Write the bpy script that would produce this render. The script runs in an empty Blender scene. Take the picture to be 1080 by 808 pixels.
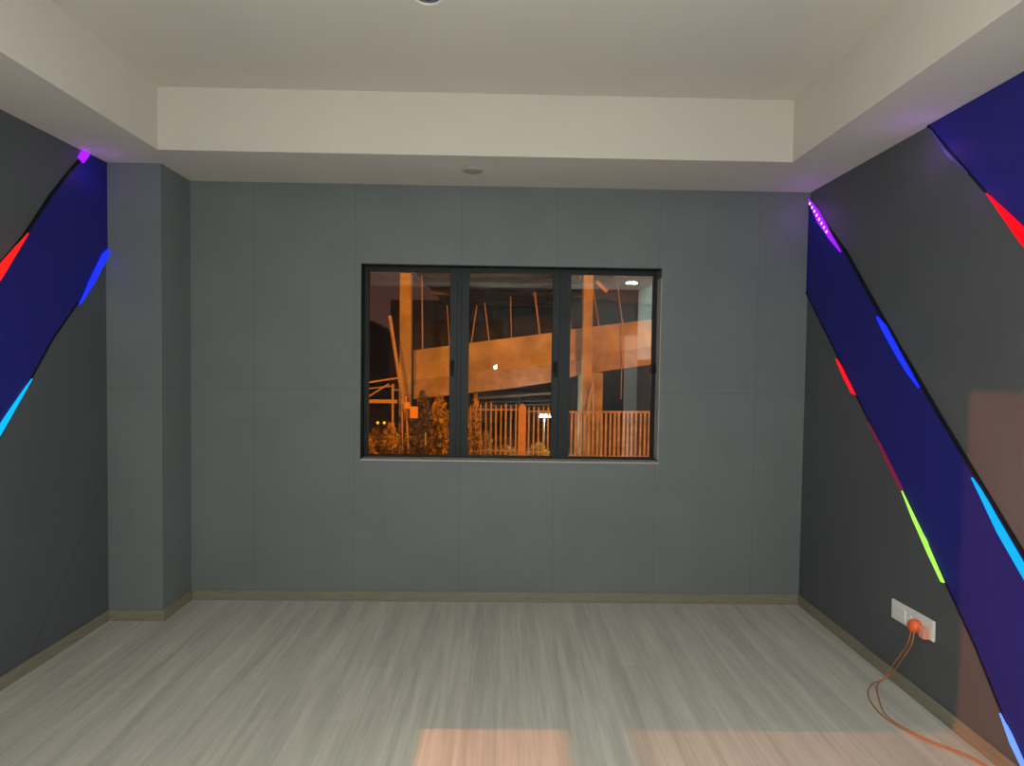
import bpy, bmesh, math, random
from mathutils import Vector, Matrix
random.seed(7)
C = bpy.context.scene.collection
SC = bpy.context.scene

# ------------------------------------------------------------------ camera of the place
F, YAW, PITCH, ROLL, D, EYE = 600.0, .0153, -.0308, .0141, 3.5698, 1.5
fw = Vector((math.sin(YAW)*math.cos(PITCH), math.cos(YAW)*math.cos(PITCH), math.sin(PITCH)))
r0 = Vector((math.cos(YAW), -math.sin(YAW), 0)); u0 = r0.cross(fw)
cr = r0*math.cos(ROLL)+u0*math.sin(ROLL); cu = -r0*math.sin(ROLL)+u0*math.cos(ROLL)
EYEP = Vector((0, -D, EYE))
def at(x, y, Y):
    """point of the plane at depth Y that the photograph shows at x, y"""
    d = (x-540)/F*cr-(y-404)/F*cu+fw
    return EYEP+d*((Y+D)/d.y)

# ------------------------------------------------------------------ helpers
def lin(c):
    return tuple(((v/255)/12.92 if v/255 <= .04045 else ((v/255+.055)/1.055)**2.4) for v in c)
def mat(name, col, rough=.6, metal=0, emit=None, es=0, noise=None, bump=0, nscale=20, stretch=(1,1,1), spec=.5):
    m = bpy.data.materials.new(name); m.use_nodes = True
    nt = m.node_tree; b = nt.nodes['Principled BSDF']
    b.inputs['Base Color'].default_value = (*col, 1)
    b.inputs['Roughness'].default_value = rough
    b.inputs['Metallic'].default_value = metal
    b.inputs['Specular IOR Level'].default_value = spec
    if emit:
        b.inputs['Emission Color'].default_value = (*emit, 1); b.inputs['Emission Strength'].default_value = es
    if noise or bump:
        tc = nt.nodes.new('ShaderNodeTexCoord'); mp = nt.nodes.new('ShaderNodeMapping'); n = nt.nodes.new('ShaderNodeTexNoise')
        mp.inputs['Scale'].default_value = stretch; n.inputs['Scale'].default_value = nscale; n.inputs['Detail'].default_value = 4
        nt.links.new(tc.outputs['Object'], mp.inputs[0]); nt.links.new(mp.outputs[0], n.inputs['Vector'])
        if noise:
            rp = nt.nodes.new('ShaderNodeValToRGB')
            rp.color_ramp.elements[0].position = .3; rp.color_ramp.elements[1].position = .7
            rp.color_ramp.elements[0].color = (*[v*(1-noise) for v in col], 1); rp.color_ramp.elements[1].color = (*[min(1,v*(1+noise)) for v in col], 1)
            nt.links.new(n.outputs['Fac'], rp.inputs[0]); nt.links.new(rp.outputs[0], b.inputs['Base Color'])
        if bump:
            bp = nt.nodes.new('ShaderNodeBump'); bp.inputs['Strength'].default_value = bump; bp.inputs['Distance'].default_value = .003
            nt.links.new(n.outputs['Fac'], bp.inputs['Height']); nt.links.new(bp.outputs[0], b.inputs['Normal'])
    return m
def seams(m, lines, width=.0018, dark=.78):
    """thin joints between wall boards: lines = (a, b, c, lo, hi) for |a*u+b*v-c| < width, on object coordinates axes"""
    nt = m.node_tree; b = nt.nodes['Principled BSDF']
    tc = nt.nodes.new('ShaderNodeTexCoord'); sp = nt.nodes.new('ShaderNodeSeparateXYZ'); nt.links.new(tc.outputs['Object'], sp.inputs[0])
    def M(op, a, c=None, clampv=False):
        n = nt.nodes.new('ShaderNodeMath'); n.operation = op; n.use_clamp = clampv
        for i, v in enumerate((a, c)):
            if v is None: continue
            if isinstance(v, (int, float)): n.inputs[i].default_value = v
            else: nt.links.new(v, n.inputs[i])
        return n.outputs[0]
    tot = None
    for (ax, ka, bx, kb, c, gx, lo, hi) in lines:
        e = M('ADD', M('MULTIPLY', sp.outputs[ax], ka), M('MULTIPLY', sp.outputs[bx], kb))
        s = M('LESS_THAN', M('ABSOLUTE', M('SUBTRACT', e, c)), width)
        s = M('MULTIPLY', s, M('MULTIPLY', M('GREATER_THAN', sp.outputs[gx], lo), M('LESS_THAN', sp.outputs[gx], hi)))
        tot = s if tot is None else M('MAXIMUM', tot, s)
    src = b.inputs['Base Color'].links[0].from_socket if b.inputs['Base Color'].links else None
    mx = nt.nodes.new('ShaderNodeMix'); mx.data_type = 'RGBA'; mx.blend_type = 'MULTIPLY'
    nt.links.new(tot, mx.inputs['Factor'])
    if src: nt.links.new(src, mx.inputs['A'])
    else: mx.inputs['A'].default_value = b.inputs['Base Color'].default_value
    mx.inputs['B'].default_value = (dark, dark, dark, 1)
    nt.links.new(mx.outputs['Result'], b.inputs['Base Color'])
    return m

def box(bm, x0, x1, y0, y1, z0, z1, M=None):
    v = [bm.verts.new(Vector((x, y, z)) if M is None else M @ Vector((x, y, z))) for x in (x0, x1) for y in (y0, y1) for z in (z0, z1)]
    for q in ((0,1,3,2), (4,6,7,5), (0,4,5,1), (2,3,7,6), (0,2,6,4), (1,5,7,3)): bm.faces.new([v[i] for i in q])
def bar(bm, a, b, w, t=None, n=4, w2=None):
    """round or square bar from a to b"""
    a, b = Vector(a), Vector(b); t = t or w; d = (b-a).normalized()
    up = Vector((0, 1, 0)) if abs(d.y) < .9 else Vector((0, 0, 1))
    s = d.cross(up).normalized(); u = s.cross(d).normalized(); k = 1 if w2 is None else w2/w
    rings = []
    for p, f in ((a, 1), (b, k)):
        rings.append([bm.verts.new(p+s*(w/2*f*math.cos(2*math.pi*(i+.5)/n)*(math.sqrt(2) if n == 4 else 1))+u*(t/2*f*math.sin(2*math.pi*(i+.5)/n)*(math.sqrt(2) if n == 4 else 1))) for i in range(n)])
    for i in range(n): bm.faces.new((rings[0][i], rings[0][(i+1)%n], rings[1][(i+1)%n], rings[1][i]))
    bm.faces.new(rings[0][::-1]); bm.faces.new(rings[1])
def tube(bm, pts, r, n=8):
    rings = []
    for i, p in enumerate(pts):
        p = Vector(p); d = (Vector(pts[min(i+1, len(pts)-1)])-Vector(pts[max(i-1, 0)])).normalized()
        up = Vector((0, 0, 1)) if abs(d.z) < .9 else Vector((1, 0, 0))
        s = d.cross(up).normalized(); u = s.cross(d)
        rings.append([bm.verts.new(p+s*r*math.cos(2*math.pi*k/n)+u*r*math.sin(2*math.pi*k/n)) for k in range(n)])
    for a, b in zip(rings, rings[1:]):
        for k in range(n): bm.faces.new((a[k], a[(k+1)%n], b[(k+1)%n], b[k]))
    bm.faces.new(rings[0][::-1]); bm.faces.new(rings[-1])
def spline(P, m=8):
    P = [Vector(p) for p in P]; Q = [P[0]]+P+[P[-1]]; out = []
    for i in range(1, len(Q)-2):
        for k in range(m):
            t = k/m; a, b, c, d = Q[i-1:i+3]
            out.append(.5*((2*b)+(c-a)*t+(2*a-5*b+4*c-d)*t*t+(3*b-a-3*c+d)*t**3))
    return out+[P[-1]]
def lathe(bm, prof, n=32, M=None):
    """profile of (radius, z) turned about z"""
    M = M or Matrix(); rings = []
    for r, z in prof:
        rings.append([bm.verts.new(M @ Vector((r*math.cos(2*math.pi*k/n), r*math.sin(2*math.pi*k/n), z))) for k in range(n)] if r > 1e-6 else [bm.verts.new(M @ Vector((0, 0, z)))])
    for a, b in zip(rings, rings[1:]):
        for k in range(n):
            k2 = (k+1) % n
            if len(a) == 1 and len(b) == 1: continue
            if len(a) == 1: bm.faces.new((a[0], b[k2], b[k]))
            elif len(b) == 1: bm.faces.new((a[k], a[k2], b[0]))
            else: bm.faces.new((a[k], a[k2], b[k2], b[k]))
def prism(bm, pts, x0, x1, axis='x'):
    """polygon of (y, z) pushed from x0 to x1 (or of (x, z) from y0 to y1)"""
    mk = (lambda p, t: Vector((t, p[0], p[1]))) if axis == 'x' else (lambda p, t: Vector((p[0], t, p[1])))
    A = [bm.verts.new(mk(p, x0)) for p in pts]; B = [bm.verts.new(mk(p, x1)) for p in pts]; n = len(pts)
    bm.faces.new(A); bm.faces.new(B[::-1])
    for i in range(n): bm.faces.new((A[i], A[(i+1)%n], B[(i+1)%n], B[i]))
def obj(name, bm, m, parent=None, origin=None, smooth=False, bevel=0):
    bmesh.ops.recalc_face_normals(bm, faces=bm.faces)
    if origin is not None: bmesh.ops.translate(bm, verts=bm.verts, vec=-Vector(origin))
    me = bpy.data.meshes.new(name); bm.to_mesh(me); bm.free(); me.materials.append(m)
    if smooth:
        for p in me.polygons: p.use_smooth = True
    o = bpy.data.objects.new(name, me); C.objects.link(o)
    if origin is not None: o.location = origin
    if parent is not None:
        o.parent = parent
    if bevel:
        b = o.modifiers.new('bevel', 'BEVEL'); b.width = bevel; b.segments = 2; b.limit_method = 'ANGLE'
    return o
def tag(o, label, cat, group=None, kind=None):
    o['label'] = label; o['category'] = cat
    if group: o['group'] = group
    if kind: o['kind'] = kind
    return o
def thing(name, loc, label, cat, group=None):
    o = bpy.data.objects.new(name, None); C.objects.link(o); o.location = loc; o.empty_display_size = .1
    return tag(o, label, cat, group)
def struct(o): o['kind'] = 'structure'; return o
def child(name, bm, m, root, **k):
    """a part whose mesh was laid out in world coordinates"""
    bmesh.ops.translate(bm, verts=bm.verts, vec=-root.location)
    return obj(name, bm, m, root, **k)

# ------------------------------------------------------------------ room dimensions (metres)
XL, XP, W, H, HT = -2.256, -1.9451, 1.9079, 2.6093, 2.9362
PD, SD, SL, SR = .2994, .5114, -1.836, 1.5328
YB = -4.40                                   # rear wall, behind the viewer
T = .14

# ------------------------------------------------------------------ materials
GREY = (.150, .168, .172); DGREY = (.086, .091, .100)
M_back = seams(mat('grey_board_back', GREY, .62, noise=.06, nscale=3, bump=.08, spec=.3),
    [(0,1,2,0, x, 2, a, b) for x, a, b in ((-1.554,0,3), (-.93,0,3), (-.27,2.14,3), (-.27,0,.89), (.326,2.14,3), (.326,0,.89), (.967,0,3), (1.595,0,3))]
    +[(0,0,2,1, 1.341, 0, -3, -.91), (0,0,2,1, 1.341, 0, .99, 3)])
M_pil = seams(mat('grey_board_pillar', GREY, .62, noise=.06, nscale=3, bump=.08, spec=.3), [(0,0,2,1, 1.341, 0, -3, 3)])
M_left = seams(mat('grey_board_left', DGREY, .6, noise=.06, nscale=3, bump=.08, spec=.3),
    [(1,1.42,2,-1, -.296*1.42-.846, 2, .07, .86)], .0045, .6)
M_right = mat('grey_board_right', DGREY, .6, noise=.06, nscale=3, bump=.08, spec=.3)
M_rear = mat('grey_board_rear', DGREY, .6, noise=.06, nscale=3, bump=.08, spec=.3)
M_ceil = mat('ceiling_paint', (.62, .578, .525), .85, noise=.02, nscale=2, spec=.2)
M_skirt = mat('skirting', (.20, .185, .135), .5, noise=.12, nscale=8, stretch=(1, 1, 8))
M_blue = mat('blue_panel', (.018, .018, .19), .5, spec=.2)
M_edge = mat('black_edge_trim', (.008, .008, .012), .5, spec=.2)
M_frame = mat('charcoal_aluminium', (.017, .021, .024), .5, metal=0, spec=.2)
M_handle = mat('black_handle', (.008, .008, .009), .6, spec=.15)
M_reveal_lit = mat('reveal_plaster_lit', (.42, .38, .34), .8, noise=.05, nscale=10)
M_white = mat('white_plastic', (.72, .71, .69), .35)
M_orange = mat('orange_plug', (.85, .13, .03), .4)
M_cord = mat('orange_cord', (.42, .16, .07), .5)
M_lens_off = mat('frosted_lens', (.36, .33, .28), .5)
M_rim = mat('lamp_rim', (.42, .38, .33), .45)
M_plens = mat('dark_purple_lens', (.03, .01, .06), .15)
M_lens_on = mat('lit_lens', (.8, .9, .85), .5, emit=(.80, 1, .93), es=30)
M_door = mat('painted_door', (.1, .07, .05), .5, noise=.05, nscale=5)
M_brass = mat('steel_handle', (.5, .5, .5), .3, metal=1)

def floor_mat():
    m = bpy.data.materials.new('grey_vinyl_planks'); m.use_nodes = True; nt = m.node_tree; N = nt.nodes; Lk = nt.links
    b = N['Principled BSDF']; b.inputs['Roughness'].default_value = .5; b.inputs['Specular IOR Level'].default_value = .3
    tc = N.new('ShaderNodeTexCoord')
    mp = N.new('ShaderNodeMapping'); mp.inputs['Rotation'].default_value = (0, 0, math.radians(90)); Lk.new(tc.outputs['Object'], mp.inputs[0])
    br = N.new('ShaderNodeTexBrick'); Lk.new(mp.outputs[0], br.inputs['Vector'])
    br.offset = .37; br.inputs['Scale'].default_value = 1; br.inputs['Brick Width'].default_value = 1.22; br.inputs['Row Height'].default_value = .152
    br.inputs['Mortar Size'].default_value = .0012; br.inputs['Mortar Smooth'].default_value = .3
    br.inputs['Color1'].default_value = (.48, .48, .48, 1); br.inputs['Color2'].default_value = (.52, .52, .52, 1); br.inputs['Mortar'].default_value = (.46, .46, .46, 1)
    def streak(sx, sy, sc, det=5):
        q = N.new('ShaderNodeMapping'); q.inputs['Scale'].default_value = (sx, sy, 1); Lk.new(tc.outputs['Object'], q.inputs[0])
        # each plank row shifts its grain
        n = N.new('ShaderNodeTexNoise'); n.inputs['Scale'].default_value = sc; n.inputs['Detail'].default_value = det; n.inputs['Roughness'].default_value = .6; n.inputs['Distortion'].default_value = .25
        Lk.new(q.outputs[0], n.inputs['Vector']); return n.outputs['Fac']
    def ramp(s, p0, p1, a, c):
        r = N.new('ShaderNodeMapRange'); r.inputs['From Min'].default_value = p0; r.inputs['From Max'].default_value = p1
        r.inputs['To Min'].default_value = a; r.inputs['To Max'].default_value = c; Lk.new(s, r.inputs['Value']); return r.outputs[0]
    def mul(a, c):
        n = N.new('ShaderNodeMath'); n.operation = 'MULTIPLY'; Lk.new(a, n.inputs[0]); Lk.new(c, n.inputs[1]); return n.outputs[0]
    s = mul(ramp(streak(13, .8, 1.0), .3, .7, .82, 1.13), ramp(streak(38, 1.6, 1.0), .3, .7, .88, 1.09))
    s = mul(s, ramp(streak(120, 4, 1.0, 3), .3, .7, .93, 1.06))
    sep = N.new('ShaderNodeSeparateColor'); Lk.new(br.outputs['Color'], sep.inputs[0])
    s = mul(s, ramp(sep.outputs[0], 0, 1, 0, 2.0))
    mx = N.new('ShaderNodeVectorMath'); mx.operation = 'SCALE'; mx.inputs[0].default_value = (.472, .447, .395); Lk.new(s, mx.inputs['Scale'])
    Lk.new(mx.outputs[0], b.inputs['Base Color'])
    return m
M_floor = floor_mat()

def glass_mat(name, refl, tint):
    m = bpy.data.materials.new(name); m.use_nodes = True; nt = m.node_tree; N = nt.nodes
    N.remove(N['Principled BSDF']); out = N['Material Output']
    tr = N.new('ShaderNodeBsdfTransparent'); tr.inputs[0].default_value = (*tint, 1)
    gl = N.new('ShaderNodeBsdfGlossy'); gl.inputs['Roughness'].default_value = .0; gl.inputs['Color'].default_value = (1, 1, 1, 1)
    mx = N.new('ShaderNodeMixShader'); mx.inputs[0].default_value = refl
    nt.links.new(tr.outputs[0], mx.inputs[1]); nt.links.new(gl.outputs[0], mx.inputs[2]); nt.links.new(mx.outputs[0], out.inputs[0])
    return m
M_glass_r = glass_mat('window_glass_right', .15, (.9, .9, .88))
M_glass = glass_mat('window_glass', .05, (.92, .92, .9))
M_glass_clear = glass_mat('clear_glass', .06, (.95, .95, .95))
M_glass_tint = glass_mat('tinted_glass', .1, (.58, .5, .55))

# ------------------------------------------------------------------ the room shell
WX0, WX1, WZ0, WZ1 = -.893, .985, .895, 2.121       # opening in the back wall
bm = bmesh.new()
box(bm, XL-T, WX0, 0, T, -.1, H+.5); box(bm, WX1, W+T, 0, T, -.1, H+.5)
box(bm, WX0, WX1, 0, T, -.1, WZ0); box(bm, WX0, WX1, 0, T, WZ1, H+.5)
struct(obj('wall_back', bm, M_back))
W2Y0, W2Y1, W2Z0, W2Z1 = -2.42, -1.262, .8215, 2.39  # opening in the left wall
bm = bmesh.new()
box(bm, XL-T, XL, YB, W2Y0, -.1, H+.5); box(bm, XL-T, XL, W2Y1, 0, -.1, H+.5)
box(bm, XL-T, XL, W2Y0, W2Y1, -.1, W2Z0); box(bm, XL-T, XL, W2Y0, W2Y1, W2Z1, H+.5)
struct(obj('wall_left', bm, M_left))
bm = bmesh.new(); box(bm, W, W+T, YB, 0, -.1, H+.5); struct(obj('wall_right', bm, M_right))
DX0, DX1, DZ = -.95, -.05, 2.08
bm = bmesh.new()
box(bm, XL-T, DX0, YB-T, YB, -.1, H+.5); box(bm, DX1, W+T, YB-T, YB, -.1, H+.5); box(bm, DX0, DX1, YB-T, YB, DZ, H+.5)
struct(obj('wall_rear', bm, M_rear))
bm = bmesh.new(); box(bm, XL, XP, -PD, 0, 0, H); struct(obj('wall_pillar', bm, M_pil))
bm = bmesh.new(); box(bm, XL-T, W+T, YB-T, T, -.1, 0); struct(obj('floor', bm, M_floor))
# tray ceiling: a lower border round a raised centre
bm = bmesh.new()
YR = YB+.5
g = lambda x, y, z: bm.verts.new((x, y, z))
o4 = [(XL, 0), (W, 0), (W, YB), (XL, YB)]; i4 = [(SL, -SD), (SR, -SD), (SR, YR), (SL, YR)]
lo_o = [g(x, y, H) for x, y in o4]; lo_i = [g(x, y, H) for x, y in i4]; hi_i = [g(x, y, HT) for x, y in i4]
tp_o = [g(x, y, HT+.1) for x, y in o4]
for k in range(4):
    n = (k+1) % 4
    bm.faces.new((lo_o[k], lo_o[n], lo_i[n], lo_i[k])); bm.faces.new((lo_i[k], lo_i[n], hi_i[n], hi_i[k]))
    bm.faces.new((lo_o[n], lo_o[k], tp_o[k], tp_o[n]))
bm.faces.new(hi_i); bm.faces.new(tp_o[::-1])
struct(obj('ceiling', bm, M_ceil))

# skirting boards
def skirt(name, x0, x1, y0, y1):
    bm = bmesh.new(); box(bm, x0, x1, y0, y1, 0, .062); struct(obj(name, bm, M_skirt, bevel=.003))
skirt('baseboard_back', XP, W, -.012, 0)
skirt('baseboard_right', W-.012, W, YB, -.012)
skirt('baseboard_left', XL, XL+.012, YB, -PD-.012)
skirt('baseboard_rear', DX1+.07, W-.012, YB, YB+.012)
bm = bmesh.new(); box(bm, XL, XP+.012, -PD-.012, -PD, 0, .062); box(bm, XP, XP+.012, -PD, -.012, 0, .062)
struct(obj('baseboard_pillar', bm, M_skirt, bevel=.003))

# rear door and white post (seen only as reflections in the window)
d1 = bpy.data.objects.new('door_1', None); C.objects.link(d1); d1.location = (-.5, YB, 0); struct(d1)
bm = bmesh.new(); box(bm, DX0+.04, DX1-.04, YB-.07, YB-.03, .005, DZ-.04)
for (a, b, c, d) in ((-.86, -.54, .2, .95), (-.46, -.14, .2, .95), (-.86, -.54, 1.1, 1.9), (-.46, -.14, 1.1, 1.9)):
    box(bm, a, b, YB-.03, YB-.022, c, d)
child('door_leaf', bm, M_door, d1)
bm = bmesh.new(); box(bm, DX0-.05, DX0+.04, YB-T, YB+.015, 0, DZ+.05); box(bm, DX1-.04, DX1+.05, YB-T, YB+.015, 0, DZ+.05); box(bm, DX0+.04, DX1-.04, YB-T, YB+.015, DZ-.04, DZ+.05)
child('door_frame', bm, M_frame, d1)
bm = bmesh.new(); tube(bm, [(-.17, YB-.03, 1.02), (-.17, YB+.03, 1.02), (-.2, YB+.035, 1.02), (-.29, YB+.035, 1.02)], .009)
child('door_handle', bm, M_brass, d1)
bm = bmesh.new(); box(bm, 1.74, W, YB, YB+.1, 0, 1.95); struct(obj('trim_1', bm, M_white, bevel=.004))
bm = bmesh.new(); box(bm, W-.006, W, YB+.1, -3.42, 1.6, H); struct(obj('wall_light_patch', bm, mat('lit_wall_pale', (.55, .66, .62), .8)))  # pale patch painting the downlight's glow on the wall, for the glass reflection

# ------------------------------------------------------------------ the three-light window
def ring(bm, x0, x1, z0, z1, hx0, hx1, hz0, hz1, y0, y1):
    box(bm, x0, hx0, y0, y1, z0, z1); box(bm, hx1, x1, y0, y1, z0, z1)
    box(bm, hx0, hx1, y0, y1, z0, hz0); box(bm, hx0, hx1, y0, y1, hz1, z1)
WY = .085
win = bpy.data.objects.new('window_1', None); C.objects.link(win); win.location = (.03, WY, WZ0); struct(win)
px = lambda x: at(x, 387, WY).x
cx = [px(381.5), px(484), px(591.5), px(691)]
zt, zb = at(530, 281, WY).z, at(530, 485.5, WY).z
bm = bmesh.new()
ring(bm, WX0, WX1, WZ0, WZ1, cx[0]+.012, cx[3]-.012, zb+.012, zt-.012, WY, T)
for c in cx[1:3]: box(bm, c-.012, c+.012, WY-.004, T, zb, zt)
child('window_frame', bm, M_frame, win)
panes = [(388, 474), (494, 582), (601, 688)]
Z0, Z1 = at(530, 481.2, WY).z, at(530, 287.8, WY).z
for k, (a, b) in enumerate(panes):
    l = cx[k]+(.012 if k in (1, 2) else .013); r = cx[k+1]-(.012 if k in (0, 1) else .013)
    bm = bmesh.new(); ring(bm, l, r, zb+.013, zt-.013, px(a), px(b), Z0, Z1, WY+.002, WY+.04)
    s = child('sash', bm, M_frame, win, bevel=.002)
    off = Vector((0, 0, 0))
    bm = bmesh.new(); v = [bm.verts.new(Vector(p)-win.location) for p in ((px(a)-.004, WY+.022, Z0-.004), (px(b)+.004, WY+.022, Z0-.004), (px(b)+.004, WY+.022, Z1+.004), (px(a)-.004, WY+.022, Z1+.004))]
    bm.faces.new(v); obj('pane', bm, M_glass_r if k == 2 else M_glass, s)
    hx = {0: px(476.5), 1: px(585.5), 2: px(689.5)}[k]
    bm = bmesh.new()
    box(bm, hx-.014, hx+.014, WY-.006, WY+.002, 1.46, 1.53)
    bar(bm, (hx, WY-.012, 1.505), (hx+.002, WY-.03, 1.43 if k < 2 else 1.47), .016, .012)
    bar(bm, (hx, WY, 1.505), (hx, WY-.03, 1.505), .014)
    bmesh.ops.translate(bm, verts=bm.verts, vec=-win.location)
    obj('window_handle', bm, M_handle, s, bevel=.002)
# window reveal: shade painted dark left and top, light painted pale right and sill
bm = bmesh.new()
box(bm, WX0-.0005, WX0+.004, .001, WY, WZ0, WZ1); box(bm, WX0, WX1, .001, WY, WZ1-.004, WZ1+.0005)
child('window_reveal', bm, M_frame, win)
bm = bmesh.new(); box(bm, WX1-.004, WX1+.0005, -.001, WY, WZ0+.02, WZ1-.06); child('window_reveal', bm, M_reveal_lit, win)
bm = bmesh.new(); box(bm, WX0+.004, WX1+.006, -.008, WY, WZ0-.004, WZ0+.006); child('window_sill', bm, M_reveal_lit, win, bevel=.002)

# ------------------------------------------------------------------ side window (left wall, beside the viewer)
w2 = bpy.data.objects.new('window_2', None); C.objects.link(w2); w2.location = (XL-.07, (W2Y0+W2Y1)/2, W2Z0); struct(w2)
xw0, xw1 = XL-.095, XL-.055
bm = bmesh.new()
def ringx(bm, y0, y1, z0, z1, w):
    box(bm, xw0, xw1, y0, y0+w, z0, z1); box(bm, xw0, xw1, y1-w, y1, z0, z1)
    box(bm, xw0, xw1, y0+w, y1-w, z0, z0+w); box(bm, xw0, xw1, y0+w, y1-w, z1-w, z1)
ringx(bm, W2Y0, W2Y1, W2Z0, W2Z1, .004); box(bm, xw0, xw1, W2Y0+.004, W2Y1-.004, 1.048, 1.107)
child('window_frame', bm, M_frame, w2)
for z0, z1, m in ((W2Z0+.004, 1.048, M_glass_clear), (1.107, W2Z1-.004, M_glass_tint)):
    bm = bmesh.new(); bm.faces.new([bm.verts.new((XL-.075, y, z)) for y, z in ((W2Y0+.004, z0), (W2Y1-.004, z0), (W2Y1-.004, z1), (W2Y0+.004, z1))])
    child('pane', bm, m, w2)

# ------------------------------------------------------------------ blue diagonal panels with black edges
def band(poly, side, e1, e2, label):
    """poly of (y, z); e1, e2 = the two long edges"""
    x0 = W if side > 0 else XL; t = .012*side
    r = thing('accent_panel', (x0, poly[0][0], poly[0][1]), label, 'wall panel', 'blue diagonal wall panels')
    bm = bmesh.new(); prism(bm, poly, x0-.0005*side, x0-t); child('panel_face', bm, M_blue, r)
    for e in (e1, e2):
        bm = bmesh.new()
        for (a, b) in zip(e, e[1:]):
            d = Vector((b[0]-a[0], b[1]-a[1])).normalized(); n = Vector((-d.y, d.x))*.005
            prism(bm, [(a[0]+n.x, a[1]+n.y), (b[0]+n.x, b[1]+n.y), (b[0]-n.x, b[1]-n.y), (a[0]-n.x, a[1]-n.y)], x0-.0005*side, x0-t*1.15)
        child('edge_trim', bm, M_edge, r)
    return r
h = H-.002
up = [(-.004, 2.545), (-.399, 2.164), (-.751, 1.742), (-1.134, 1.302), (-1.534, .855), (-2.28, .014)]
lo = [(-.004, 1.985), (-.39, 1.55), (-.534, 1.378), (-.918, .945), (-1.194, .61), (-1.367, .40), (-1.556, .122), (-1.63, .064)]
band(up[:-1]+[(-2.235, .064)]+lo[::-1], 1, up[:-1]+[(-2.235, .064)], lo,
     'long blue diagonal wall panel on the right wall, from ceiling corner to floor')
u3 = [(-1.60, h), (-3.6, .064)]; l3 = [(-1.0, h), (-1.337, 2.2), (-1.49, 1.995), (-3.05, .064)]
band(u3+l3[::-1], 1, u3, l3, 'blue diagonal wall panel in the upper right corner, the one nearest the viewer')
uL = [(-.445, h), (-.507, 2.545), (-.692, 2.315), (-.856, 2.073), (-.979, 1.923), (-1.2, 1.63)]
lL = [(-PD-.002, 2.13), (-.516, 1.815), (-.701, 1.6), (-.851, 1.38), (-.991, 1.168), (-1.2, .868)]
# past the side window's edge the panel stops at the opening
band(uL+lL[::-1]+[(-PD-.002, h)], -1, uL, lL, 'blue diagonal wall panel on the left wall beside the grey pillar')

# ------------------------------------------------------------------ LED strips tucked along the panel edges
def led(poly, side, col, s, label, diodes=None):
    x0 = (W if side > 0 else XL); t = .012*side
    m = mat('led_glow', tuple(v*.5 for v in col), .4, emit=col, es=s)
    cy = sum(p[0] for p in poly)/len(poly); cz = sum(p[1] for p in poly)/len(poly)
    r = thing('led_strip', (x0-t, cy, cz), label, 'light strip', 'coloured light strips along the blue panels')
    bm = bmesh.new(); prism(bm, poly, x0-t, x0-t*1.8); child('diffuser', bm, m, r)
    if diodes:
        md = mat('diode_glow', (.8, .4, .9), .4, emit=(1, .35, 1), es=2.2)
        a, b, n = diodes
        for k in range(n):
            f = k/(n-1); y, z = a[0]+(b[0]-a[0])*f, a[1]+(b[1]-a[1])*f
            bm = bmesh.new(); lathe(bm, [(0, .004), (.006, .003), (.009, 0), (.009, -.004), (0, -.004)], 12, Matrix.Translation((x0-t*1.83, y, z)) @ Matrix.Rotation(-side*math.pi/2, 4, 'Y'))
            child('diode', bm, md, r)
    return r
led([(-.010, 2.565), (-.13, 2.46), (-.19, 2.385), (-.37, 2.165), (-.26, 2.26), (-.12, 2.40)], 1, (.30, .01, .95), 1.25, 'purple light strip at the top of the right wall panel, next to the ceiling corner',
    ((-.035, 2.530), (-.23, 2.312), 8))
led([(-.700, 1.775), (-.77, 1.725), (-.87, 1.60), (-1.01, 1.425), (-.93, 1.495), (-.84, 1.595), (-.74, 1.715)], 1, (.006, .022, 1), 1.5, 'deep blue light strip on the upper edge of the right wall panel')
led([(-1.320, 1.075), (-1.37, 1.03), (-1.45, .935), (-1.55, .82), (-1.66, .69), (-1.66, .65), (-1.55, .775), (-1.45, .89), (-1.37, 1.005)], 1, (.0, .36, 1), 1.0, 'sky blue light strip low on the upper edge of the right wall panel')
led([(-.355, 1.565), (-.405, 1.528), (-.548, 1.368), (-.515, 1.375), (-.43, 1.468)], 1, (1, .006, .02), .85, 'short bright red light strip on the lower edge of the right wall panel')
led([(-.66, 1.235), (-.75, 1.142), (-.85, 1.03), (-.935, .935), (-.91, .94), (-.80, 1.068)], 1, (.15, .008, .03), 1.0, 'dim dark red light strip just above the lime green one')
led([(-.925, .935), (-.99, .86), (-1.09, .745), (-1.20, .600), (-1.185, .598), (-1.11, .685), (-1.0, .825)], 1, (.42, .95, .1), .9, 'lime green light strip on the lower edge of the right wall panel')
led([(-1.02, 2.585), (-1.12, 2.455), (-1.24, 2.315), (-1.13, 2.425)], 1, (.05, .045, .2), .7, 'dull violet light strip at the ceiling, top of the panel nearest the viewer')
led([(-1.337, 2.205), (-1.49, 2.045), (-1.66, 1.855), (-1.66, 1.77), (-1.49, 1.985)], 1, (1, .0, .005), 1.1, 'red light strip at the upper right, on the panel nearest the viewer')
led([(-1.49, .215), (-1.54, .165), (-1.62, .064), (-1.60, .064), (-1.54, .13)], 1, (.14, .33, 1), .9, 'pale blue light strip at the floor end of the right wall panel')
led([(-.44, h), (-.495, h), (-.525, 2.555), (-.49, 2.54)], -1, (.34, .008, 1), 1.3, 'purple light strip end at the ceiling on the left wall')
led([(-.845, 2.09), (-.985, 1.93), (-1.2, 1.66), (-1.2, 1.56), (-.985, 1.868)], -1, (1, .012, .01), 1.0, 'red light strip at the left edge of the photo, upper edge of the left panel')
led([(-.304, 2.128), (-.35, 2.085), (-.43, 1.957), (-.53, 1.79), (-.515, 1.80), (-.42, 1.915), (-.304, 2.092)], -1, (.008, .02, 1), 1.5, 'blue light strip against the grey pillar on the left wall')
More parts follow.
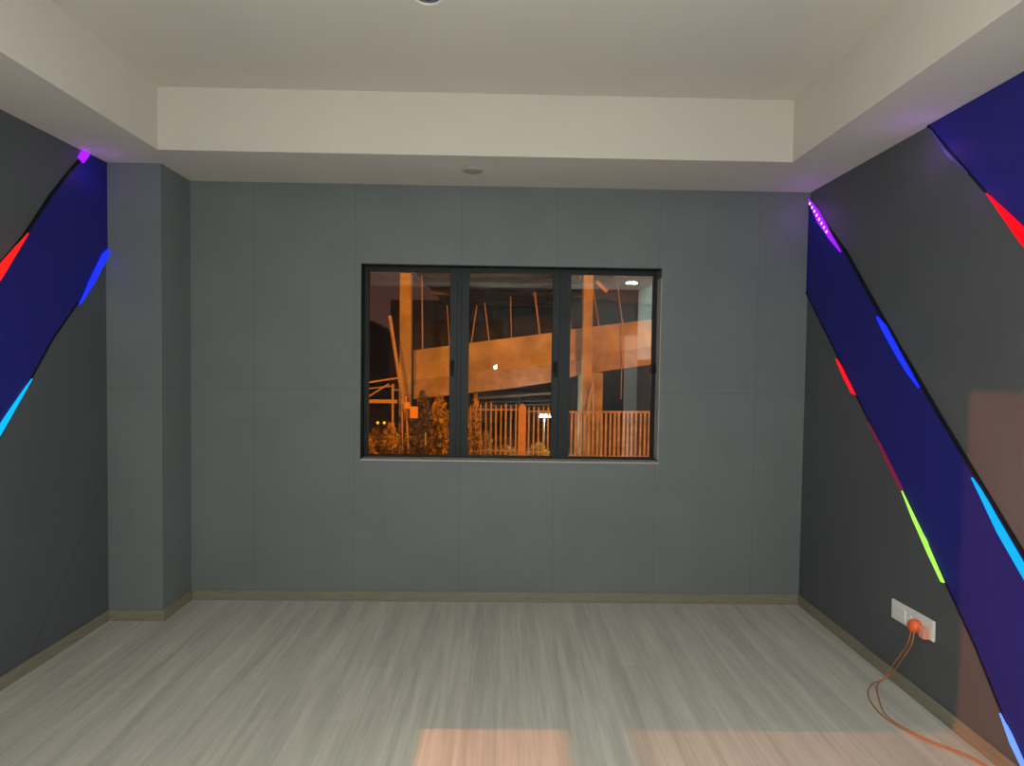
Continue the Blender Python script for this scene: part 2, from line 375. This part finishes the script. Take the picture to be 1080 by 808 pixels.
led([(-.835, 1.405), (-.99, 1.225), (-1.2, .935), (-1.2, .89), (-.99, 1.185)], -1, (.0, .45, 1), 1.0, 'cyan light strip at the left edge of the photo, lower edge of the left panel')

# ------------------------------------------------------------------ ceiling fittings
def downlight(loc, r, lens, rim, label, group=None, name='downlight', recess=.0):
    o = thing(name, loc, label, 'ceiling light', 'round ceiling lights')
    bm = bmesh.new(); lathe(bm, [(r*.8, 0), (r*.82, -.006), (r*.93, -.008), (r, -.003), (r, 0), (r*.8, 0)], 40); obj('rim', bm, rim, o, smooth=True)
    bm = bmesh.new(); lathe(bm, [(0, -.004+recess), (r*.5, -.0045+recess), (r*.81, -.003), (r*.81, 0), (0, 0)], 40); obj('lens', bm, lens, o, smooth=True)
    return o
downlight((-.194, -.281, H), .062, M_lens_off, M_rim, 'round unlit downlight in the lowered ceiling border above the window')
downlight((-.315, -1.313, HT), .065, M_plens, M_white, 'round ceiling spot with dark purple lens at the top edge of the photo')
downlight((1.65, -3.62, H), .085, M_lens_on, M_rim, 'round lit downlight in the right ceiling border, behind the viewer')
downlight((-2.04, -3.4, H), .085, M_lens_on, M_rim, 'round fill downlight added in the left ceiling border, behind the viewer')  # unseen lamp, added as soft fill
downlight((.9, -3.3, HT), .085, M_lens_on, M_rim, 'round fill downlight added in the raised ceiling, right of the viewer')  # this and the next are added fill lamps, kept out of the reflections
downlight((-1.2, -3.3, HT), .085, M_lens_on, M_rim, 'round fill downlight added in the raised ceiling, left of the viewer')

# ------------------------------------------------------------------ socket, plug and cord
so = thing('wall_socket', (W, -1.01, .355), 'white double socket low on the right wall with an orange plug in it', 'socket')
SM = Matrix.Translation((W, -1.008, .356)) @ Matrix.Rotation(-.03, 4, 'X')
bm = bmesh.new(); box(bm, -.012, 0, -.135, .135, -.046, .046, SM); child('faceplate', bm, M_white, so, bevel=.004)
bm = bmesh.new(); box(bm, -.016, -.011, .035, .095, -.026, .026, SM); child('rocker_switch', bm, M_white, so, bevel=.002)
bm = bmesh.new(); box(bm, -.015, -.011, -.005, .022, -.02, .02, SM); child('rocker_switch', bm, M_white, so, bevel=.002)
pl = thing('power_plug', (W-.012, -1.065, .345), 'orange plug pushed into the white wall socket', 'plug')
bm = bmesh.new(); lathe(bm, [(0, 0), (.028, 0), (.031, .008), (.029, .028), (.02, .038), (0, .04)], 20, Matrix.Translation((W-.0125, -1.055, .345)) @ Matrix.Rotation(-math.pi/2, 4, 'Y'))
child('plug_body', bm, M_orange, pl, smooth=True)
bm = bmesh.new(); box(bm, W-.04, W-.0125, -1.125, -1.09, .315, .365); child('plug_grip', bm, mat('pale_red_plug', (.75, .3, .2), .4), pl, bevel=.006)
cx_ = thing('extension_cord', (1.82, -.92, 0), 'thin orange twin cord hanging from the plug and curling across the floor', 'cord')
z = .006
for k, pts in enumerate((
    [(W-.045, -1.055, .325), (W-.05, -1.04, .25), (W-.045, -.96, .13), (W-.03, -.90, .05), (W-.06, -.895, z), (1.79, -.945, z), (1.735, -1.04, z), (1.687, -1.146, z), (1.687, -1.225, z), (1.736, -1.322, z), (1.789, -1.379, z), (1.839, -1.434, z), (1.86, -1.52, z), (1.85, -1.75, z), (1.80, -2.1, z)],
    [(W-.045, -1.075, .325), (W-.055, -1.07, .26), (W-.05, -1.0, .15), (W-.035, -.93, .06), (W-.075, -.90, z), (1.775, -.93, z), (1.70, -1.02, z), (1.665, -1.13, z), (1.672, -1.225, z), (1.725, -1.332, z), (1.78, -1.39, z), (1.828, -1.445, z), (1.85, -1.53, z), (1.84, -1.75, z), (1.79, -2.1, z)])):
    bm = bmesh.new(); tube(bm, spline(pts, 6), .003, 8); child('cord_strand', bm, M_cord, cx_, smooth=True)

# ================================================================== OUTSIDE (night street under sodium lamps)
M_conc = mat('raw_concrete', (.42, .37, .26), .85, noise=.42, nscale=.9, bump=.4)
M_conc2 = mat('concrete_band', (.36, .30, .25), .85, noise=.28, nscale=2.2, bump=.3)
M_rebar = mat('rebar_steel', (.42, .33, .27), .7)
M_timber = mat('timber_pole', (.55, .42, .28), .8, noise=.2, nscale=6, stretch=(1, 1, 4))
M_picket = mat('fence_wood', (.52, .42, .32), .8, noise=.35, nscale=7, stretch=(1, 1, .5))
M_ground = mat('packed_earth', (.14, .11, .08), .95, noise=.4, nscale=1.5, bump=.5)
M_leaf = mat('leaves', (.16, .13, .035), .6, noise=.6, nscale=2.5)
M_leaf2 = mat('dry_leaves', (.5, .38, .10), .6, noise=.5, nscale=2.5)
M_stem = mat('stems', (.12, .09, .05), .8)
M_dark = mat('weathered_wall', (.05, .045, .045), .9, noise=.3, nscale=.4)
M_sheet = mat('roof_sheet', (.06, .075, .07), .5, noise=.2, nscale=2)
M_steel = mat('street_pole', (.2, .2, .2), .5, metal=.6)
M_sod = mat('sodium_glow', (1, .6, .2), .5, emit=(1, .35, .05), es=25)
M_tube = mat('white_tube_glow', (.9, 1, .95), .5, emit=(.85, 1, .92), es=14)
M_box = mat('orange_box', (.9, .5, .08), .5)
M_dull = mat('purple_sheet', (.25, .16, .22), .6)
GZ = -1.6
bm = bmesh.new(); box(bm, -45, 45, .3, 75, GZ-.2, GZ); struct(obj('ground', bm, M_ground))

# unfinished concrete building: slab on columns with an inclined ramp beam and starter bars
YS = 16.0
ub = thing('unfinished_building', tuple(Vector((0, YS, GZ))), 'unfinished orange-lit concrete building with an inclined ramp beam, seen through the window', 'building')
P = lambda x, y, Y=YS: at(x, y, Y)
def col(x0, x1, yt, yb, Y, dep, nm='column'):
    bm = bmesh.new(); a = P(x0, 400, Y).x; b = P(x1, 400, Y).x
    zt = P((x0+x1)/2, yt, Y).z; zb_ = GZ if yb is None else P((x0+x1)/2, yb, Y).z
    box(bm, a, b, Y, Y+dep, zb_, zt); child(nm, bm, M_conc, ub, bevel=.02)
col(420.8, 432.6, 288, None, 15.7, .34)
col(614, 624, 289, None, 15.6, .34)
col(612.5, 636, 393, None, 15.95, .7)
bm = bmesh.new()
poly = [P(x, y, 16.1) for x, y in ((436, 369.5), (494, 362), (539, 356.3), (582, 351), (601, 347.5), (675, 338.5), (760, 328), (760, 375), (690, 383.5), (613, 394.5), (582, 402.5), (540, 409), (494, 414), (436, 420))]
prism(bm, [(p.x, p.z) for p in poly], 16.1, 16.75, 'y'); child('ramp_beam', bm, M_conc, ub)
bm = bmesh.new()
poly = [P(x, y, 16.02) for x, y in ((494, 394), (582, 384), (613, 377), (690, 365), (760, 356), (760, 376), (690, 384), (613, 395), (582, 403), (540, 409.5), (494, 414.5), (436, 421), (436, 401))]
prism(bm, [(p.x, p.z) for p in poly], 16.02, 16.1, 'y'); child('ramp_ledge', bm, M_conc2, ub)
# slab overhead with its edge beam and a cross beam
zs = P(540, 287.5).z
a, b = P(434, 290).x, P(652, 290).x
bm = bmesh.new(); box(bm, a, b, 15.7, 27.5, zs+.05, zs+.35); child('roof_slab', bm, M_conc, ub)
bm = bmesh.new(); box(bm, a, b, 15.62, 15.9, zs-.07, zs+.3); child('edge_beam', bm, M_conc, ub, bevel=.02)
bm = bmesh.new(); box(bm, a, b, 21.5, 21.7, zs-.12, zs+.05); child('cross_beam', bm, M_conc, ub)
bm = bmesh.new(); box(bm, a-3, b+6, 27.5, 27.8, GZ, zs+.3); child('back_wall', bm, M_dark, ub)
bm = bmesh.new(); bar(bm, P(629, 297, 16.3), P(640, 308, 16.3), .13); child('knee_brace', bm, M_timber, ub)
for x0, y0, x1, y1, w in ((445, 290, 445.6, 368, .05), (434.6, 297, 432.5, 322, .05), (471.5, 322, 474.5, 366, .035), (503, 322, 496.5, 362, .045), (511, 319, 516.3, 359, .045), (538.5, 313, 539.5, 357, .035),
                       (564, 308, 569.5, 352, .06), (601, 331, 602, 348, .04), (625.5, 305, 632.3, 344, .055), (651, 298, 657, 341, .04)):
    bm = bmesh.new(); bar(bm, P(x0, y0, 16.4), P(x1, y1+4, 16.4), w, n=6); child('rebar', bm, M_rebar, ub)
# loose poles
def pole(x0, y0, x1, y1, Y, w, label, m=M_timber):
    a, b = P(x0, y0, Y), P(x1, y1, Y); bm = bmesh.new(); bar(bm, a, b, w, n=8)
    tag(obj('timber_pole', bm, m, origin=b), label, 'pole', 'loose poles outside the window')
pole(411, 333, 432, 470, 15.3, .11, 'thick timber pole leaning beside the left concrete column')
pole(625.5, 402, 619, 441, 15.4, .05, 'thin timber leaning left in front of the wide column')
pole(625.5, 402, 626, 441, 15.5, .05, 'thin timber standing upright in front of the wide column')
bm = bmesh.new(); bar(bm, P(656.8, 337, 15.95), P(655, 421, 15.95), .035, n=6); child('hanging_rod', bm, M_rebar, ub)
pole(428, 418, 430.5, 478, 13.22, .06, 'slim post standing in the bushes below the orange box')
pole(424, 420, 424.5, 478, 13.2, .05, 'slimmer post at the foot of the left concrete column')
pole(448.7, 456, 448.7, 470, 12.5, .03, 'short pale stake among the bushes', mat('pale_stake', (.6, .75, .85), .5))

# fences
def fence(x0, x1, ytop, Y, step, w, label, pointed=0, rail=True, jit=.3):
    a, b = P(x0, ytop, Y), P(x1, ytop, Y)
    r = thing('picket_fence', ((a.x+b.x)/2, Y, GZ), label, 'fence', 'picket fences outside the window')
    n = int((b.x-a.x)/step)
    for k in range(n+1):
        x = a.x+step*k+random.uniform(-1, 1)*jit*.02; zt_ = a.z+(b.z-a.z)*k/max(n, 1)+random.uniform(0, pointed)
        ww = w*random.uniform(.85, 1.15); bm = bmesh.new()
        dx = random.uniform(-.012, .012)
        prism(bm, [(x-ww/2, GZ), (x+ww/2, GZ), (x+dx+ww/2, zt_-.05), (x+dx, zt_+(.05 if pointed else 0)), (x+dx-ww/2, zt_-.05)], Y, Y+.025, 'y')
        child('picket', bm, M_picket, r)
    if rail:
        for dz in ((-.1, -1.45) if pointed else (-.02, -1.5)):
            bm = bmesh.new(); bar(bm, (a.x-.05, Y+.05, a.z+dz), (b.x+.05, Y+.05, b.z+dz), .05 if pointed else .06)
            child('rail', bm, M_picket, r)
fence(497, 545, 429, 15.0, .163, .055, 'uneven picket fence left of the orange gate post, middle pane', pointed=.16)
fence(558, 583, 431, 15.1, .16, .05, 'short run of pickets right of the orange gate post, under the white lamp', pointed=.08)
fence(594, 700, 434, 15.0, .142, .075, 'even picket fence in the right pane, before the wide column')
bm = bmesh.new(); a, b = P(547, 430, 14.9), P(555, 430, 14.9); box(bm, a.x, b.x, 14.9, 15.15, GZ, a.z)
lx = (a.x+b.x)/2
prism(bm, [(a.x, a.z), (b.x, a.z), (lx+.03, a.z+.12), (lx-.03, a.z+.12)], 14.93, 15.12, 'y')
tag(obj('gate_post', bm, mat('gate_post_wood', (.62, .42, .2), .8, noise=.15, nscale=5), origin=(lx, 15.0, GZ)), 'broad orange-lit gate post between the two picket fences', 'post')

# lamp under a sheet canopy behind the fence
cp = thing('canopy', tuple(Vector((P(545, 420, 18).x, 18, GZ))), 'dark sheet canopy on posts behind the picket fence', 'canopy')
bm = bmesh.new(); a, b = P(500, 418, 18), P(592, 412, 18)
bar(bm, a, b, .08, 3.0); child('roof_sheet', bm, M_sheet, cp)
for x in (503, 548, 590):
    bm = bmesh.new(); q = P(x, 417, 17.2); bar(bm, (q.x, 17.2, GZ), (q.x, 17.2, q.z+.05), .07); child('post', bm, M_sheet, cp)
for y in (423, 427):
    bm = bmesh.new(); bar(bm, P(502, y+2, 17.3), P(592, y-1, 17.3), .05); child('purlin', bm, M_sheet, cp)
tl = thing('tube_lamp', tuple(P(573.5, 439, 15.9)), 'bright white tube lamp behind the pickets, middle pane', 'lamp')
bm = bmesh.new(); bar(bm, P(567.5, 439.5, 15.9), P(581, 439.3, 15.9), .06, n=8); child('tube', bm, M_tube, tl)
bm = bmesh.new(); bar(bm, P(567.5, 437.2, 15.95), P(581, 437, 15.95), .06); child('housing', bm, M_steel, tl)
q = P(574, 437, 16.0); bm = bmesh.new(); bar(bm, (q.x, 16.0, GZ), (q.x, 16.0, q.z), .05); child('post', bm, mat('pale_post', (.16, .18, .16), .5), tl)

# open roof frame of a shed, left
sf = thing('shed_frame', tuple(Vector((P(402, 420, 14.5).x, 14.5, GZ))), 'open timber shed frame with orange cross beam at the left pane', 'shed')
for nm, x0, y0, x1, y1, w in (('cross_beam', 378, 423, 419, 423.5, .11), ('top_rail', 378, 405, 421, 398.5, .05), ('rafter', 386, 420, 410, 405, .045), ('tie_beam', 387, 410, 416, 407, .035), ('post', 414.3, 405, 414.3, 478, .06), ('post', 387.5, 407, 387.5, 478, .05), ('short_rail', 415, 411, 421, 411.5, .035)):
    bm = bmesh.new(); bar(bm, P(x0, y0, 14.5), P(x1, y1, 14.5), w); child(nm, bm, M_timber, sf)
# small boxes on the post
for x0, x1, y0, y1, lab in ((432.2, 440.3, 429, 441.5, 'larger bright orange box among the bushes'), (426.8, 432.2, 424.5, 431.5, 'smaller pinkish orange box beside the larger one')):
    a, b = P(x0, y0, 13.0), P(x1, y1, 13.0); bm = bmesh.new(); box(bm, a.x, b.x, 13.0, 13.15, b.z, a.z)
    tag(obj('utility_box', bm, M_box, origin=((a.x+b.x)/2, 13.07, b.z), bevel=.02), lab, 'box', 'orange boxes outside the window')
a, b = P(426.5, 416, 13.3), P(432, 424, 13.3); bm = bmesh.new(); box(bm, a.x, b.x, 13.3, 13.36, b.z, a.z)
tag(obj('sign_plate', bm, M_dull, origin=((a.x+b.x)/2, 13.33, b.z)), 'small dull purple plate on the post above the orange boxes', 'sign')
for x, lab in ((398.4, 'left one of two small yellow lights above the bushes'), (405.3, 'right one of two small yellow lights above the bushes')):
    q = P(x, 446, 13.2); r = thing('marker_light', (q.x, 13.2, GZ), lab, 'light', 'pair of yellow lights')
    bm = bmesh.new(); bmesh.ops.create_uvsphere(bm, u_segments=12, v_segments=8, radius=.045); bmesh.ops.translate(bm, verts=bm.verts, vec=q)
    child('globe', bm, mat('yellow_glow', (.7, .6, .1), .5, emit=(.75, .55, .06), es=.8), r, smooth=True)
    bm = bmesh.new(); bar(bm, (q.x, 13.2, GZ), (q.x, 13.2, q.z-.03), .025, n=6); child('stake', bm, M_stem, r)

# bushes: each its own leaves and stems
def bush(x, yt, wpx, Y, n, m, label):
    c = P(x, yt, Y); hgt = c.z-GZ; wid = wpx*(Y+D)/F
    r = thing('bush', (c.x, Y, GZ), label, 'bush', 'bushes outside the window')
    bm = bmesh.new()
    for k in range(n):
        u = random.random()**.7; th = random.uniform(0, 2*math.pi); rr = random.random()**.5*wid/2*(math.sin(math.pi*(.15+.8*u)))
        p = Vector((c.x+rr*math.cos(th), Y+rr*.8*math.sin(th), GZ+u*hgt))
        s = random.uniform(.04, .10); d = Vector((random.gauss(0, 1), random.gauss(0, 1), random.gauss(0, .7))).normalized(); e = d.orthogonal().normalized(); e.rotate(Matrix.Rotation(random.uniform(0, 6.28), 3, d)); f = d.cross(e)
        v = [bm.verts.new(p+e*s), bm.verts.new(p+f*s*.45), bm.verts.new(p-e*s), bm.verts.new(p-f*s*.45)]; bm.faces.new(v)
    obj('foliage', bm, m, r); r.children[-1:] and None
    ch = [o for o in C.objects if o.parent is r][-1]; 
    for v in ch.data.vertices: v.co -= r.location
    bm = bmesh.new()
    for k in range(5): bar(bm, (c.x+random.uniform(-.05, .05), Y, GZ), (c.x+random.uniform(-.35, .35)*wid, Y+random.uniform(-.2, .2), GZ+hgt*random.uniform(.6, .9)), .03, n=5, w2=.012)
    child('stems', bm, M_stem, r)
bush(396, 452, 26, 12.6, 420, M_leaf, 'low dark bush at the lower left corner of the left pane')
bush(412, 447, 24, 12.9, 380, M_leaf2, 'low dry bush between the yellow lights and the posts')
bush(388, 458, 18, 12.0, 260, M_leaf2, 'small dry bush cut off by the left edge of the window')
bush(430, 442, 22, 13.4, 380, M_leaf, 'dark bush around the posts under the orange boxes')
bush(447, 432, 24, 13.6, 420, M_leaf, 'dark bush right of the orange box')
bush(464, 417, 30, 14.0, 800, M_leaf2, 'tall golden bush at the right of the left pane, under the ramp')
bush(488, 424, 24, 14.3, 500, M_leaf2, 'golden bush behind the first window mullion')
bush(502, 416, 14, 14.4, 260, M_leaf2, 'narrow golden bush at the left edge of the middle pane')
bush(512, 455, 18, 15.6, 260, M_leaf2, 'low bush behind the left pickets of the middle pane')
bush(532, 470, 26, 15.7, 300, M_leaf2, 'low bush behind the pickets next to the gate post')
bush(568, 468, 22, 15.7, 260, M_leaf2, 'low yellow bush behind the pickets under the white lamp')
bush(446, 412, 26, 15.0, 420, M_leaf, 'tall dark bush in front of the low end of the ramp')

# distant dark hillside
bm = bmesh.new()
pts = [(-40, GZ), (-40, 6)]+[(x, 5.6+1.2*math.sin(x*.21)+.5*math.sin(x*.9)) for x in range(-38, 40, 2)]+[(40, GZ)]
prism(bm, pts, 44, 50, 'y'); o = obj('hill', bm, M_dark); struct(o)

# ------------------------------------------------------------------ street lamps
def street_lamp(x, y, z, tx, ty, label):
    r = thing('street_lamp', (x, y, GZ), label, 'street lamp', 'sodium street lamps')
    bx_ = x+(.9 if tx < x else -.9)
    bm = bmesh.new(); tube(bm, [(bx_, y, GZ), (bx_, y, z+.1), (bx_, y, z+.3), ((x+bx_)/2, y, z+.45), (x, y, z+.3)], .05, 10); child('pole', bm, M_steel, r, smooth=True)
    bm = bmesh.new(); box(bm, x-.25, x+.25, y-.12, y+.12, z+.15, z+.3); child('lamp_head', bm, M_steel, r, bevel=.03)
    bm = bmesh.new(); box(bm, x-.18, x+.18, y-.08, y+.08, z+.1, z+.15); child('lamp_glass', bm, M_sod, r)
def light(name, typ, loc, col, power, size=.05, target=None, **k):
    l = bpy.data.lights.new(name, typ); l.color = col; l.energy = power
    if typ == 'AREA': l.size = size
    else: l.shadow_soft_size = size
    for a, b in k.items(): setattr(l, a, b)
    o = bpy.data.objects.new(name, l); C.objects.link(o); o.location = loc
    if target is not None: o.rotation_euler = (Vector(target)-Vector(loc)).to_track_quat('-Z', 'Y').to_euler()
    return o
SOD = (1, .29, .004)
street_lamp(-10, -1.25, 4.1, 0, 0, 'sodium street lamp outside the side window, left of the room')
light('street_light', 'SPOT', (-10, -1.25, 4.1), (1, .27, .05), 7600, .035, (0, -1.6, .9), spot_size=math.radians(60), spot_blend=.2)
street_lamp(7.5, 3.5, 5.5, 0, 0, 'shielded sodium street lamp outside to the right, lighting the concrete ramp')
light('street_light', 'SPOT', (7.5, 3.5, 5.5), SOD, 6600, .08, (-.5, 16, .5), spot_size=math.radians(95), spot_blend=.3)
street_lamp(-7.0, 5.5, 5.5, 10, 0, 'shielded sodium street lamp outside to the left, lighting the bushes and shed')
light('street_light', 'SPOT', (-7.0, 5.5, 5.5), SOD, 3000, .08, (-1, 15, 0), spot_size=math.radians(95), spot_blend=.3)
light('tube_light', 'POINT', tuple(P(574, 442, 15.7)), (.8, 1, .9), 70, .1)

# ------------------------------------------------------------------ light inside
light('camera_flash', 'POINT', (-.10, -D-.01, 1.47), (.97, 1, .93), 168, .018)
for p, e in (((1.65, -3.62, H-.02), 24), ((-2.04, -3.4, H-.02), 3), ((.9, -3.3, HT-.02), 3), ((-1.2, -3.3, HT-.02), 3)):  # first is the mirrored downlight, the other three are added fill
    o = light('downlight_light', 'AREA', p, (.80, 1, .92) if p[0] > 1.5 else (1, .90, .78), e, .14); o.data.shape = 'DISK'

for p, e in (((W-.09, -.14, 2.44), .20), ((W-.09, -.28, 2.27), .11), ((W-.10, -1.06, 2.47), .24), ((W-.10, -1.28, 2.22), .11), ((XL+.10, -.47, 2.48), .16)):
    o = light('led_spill', 'POINT', p, (.45, .12, 1), e, .03); o.data.specular_factor = 0

# ------------------------------------------------------------------ world, camera, render look
w = bpy.data.worlds.new('night_sky'); SC.world = w; w.use_nodes = True
nt = w.node_tree; bg = nt.nodes['Background']; bg.inputs[0].default_value = (.070, .030, .022, 1); bg.inputs[1].default_value = .9
cam = bpy.data.cameras.new('camera'); co = bpy.data.objects.new('camera', cam); C.objects.link(co)
cam.sensor_fit = 'HORIZONTAL'; cam.sensor_width = 36; cam.lens = F*36/1080; cam.clip_end = 300
R = Matrix((cr, cu, -fw)).transposed().to_4x4()
co.matrix_world = Matrix.Translation(EYEP) @ R
SC.camera = co
SC.view_settings.view_transform = 'Standard'; SC.view_settings.look = 'None'
SC.view_settings.exposure = 0; SC.view_settings.gamma = 1; SC.view_settings.use_curve_mapping = False
cy = SC.cycles; cy.use_denoising = True
try: cy.denoiser = 'OPENIMAGEDENOISE'
except Exception: pass
cy.max_bounces = 10; cy.diffuse_bounces = 6; cy.glossy_bounces = 4; cy.transparent_max_bounces = 12
cy.sample_clamp_indirect = 4; cy.caustics_reflective = False; cy.caustics_refractive = False
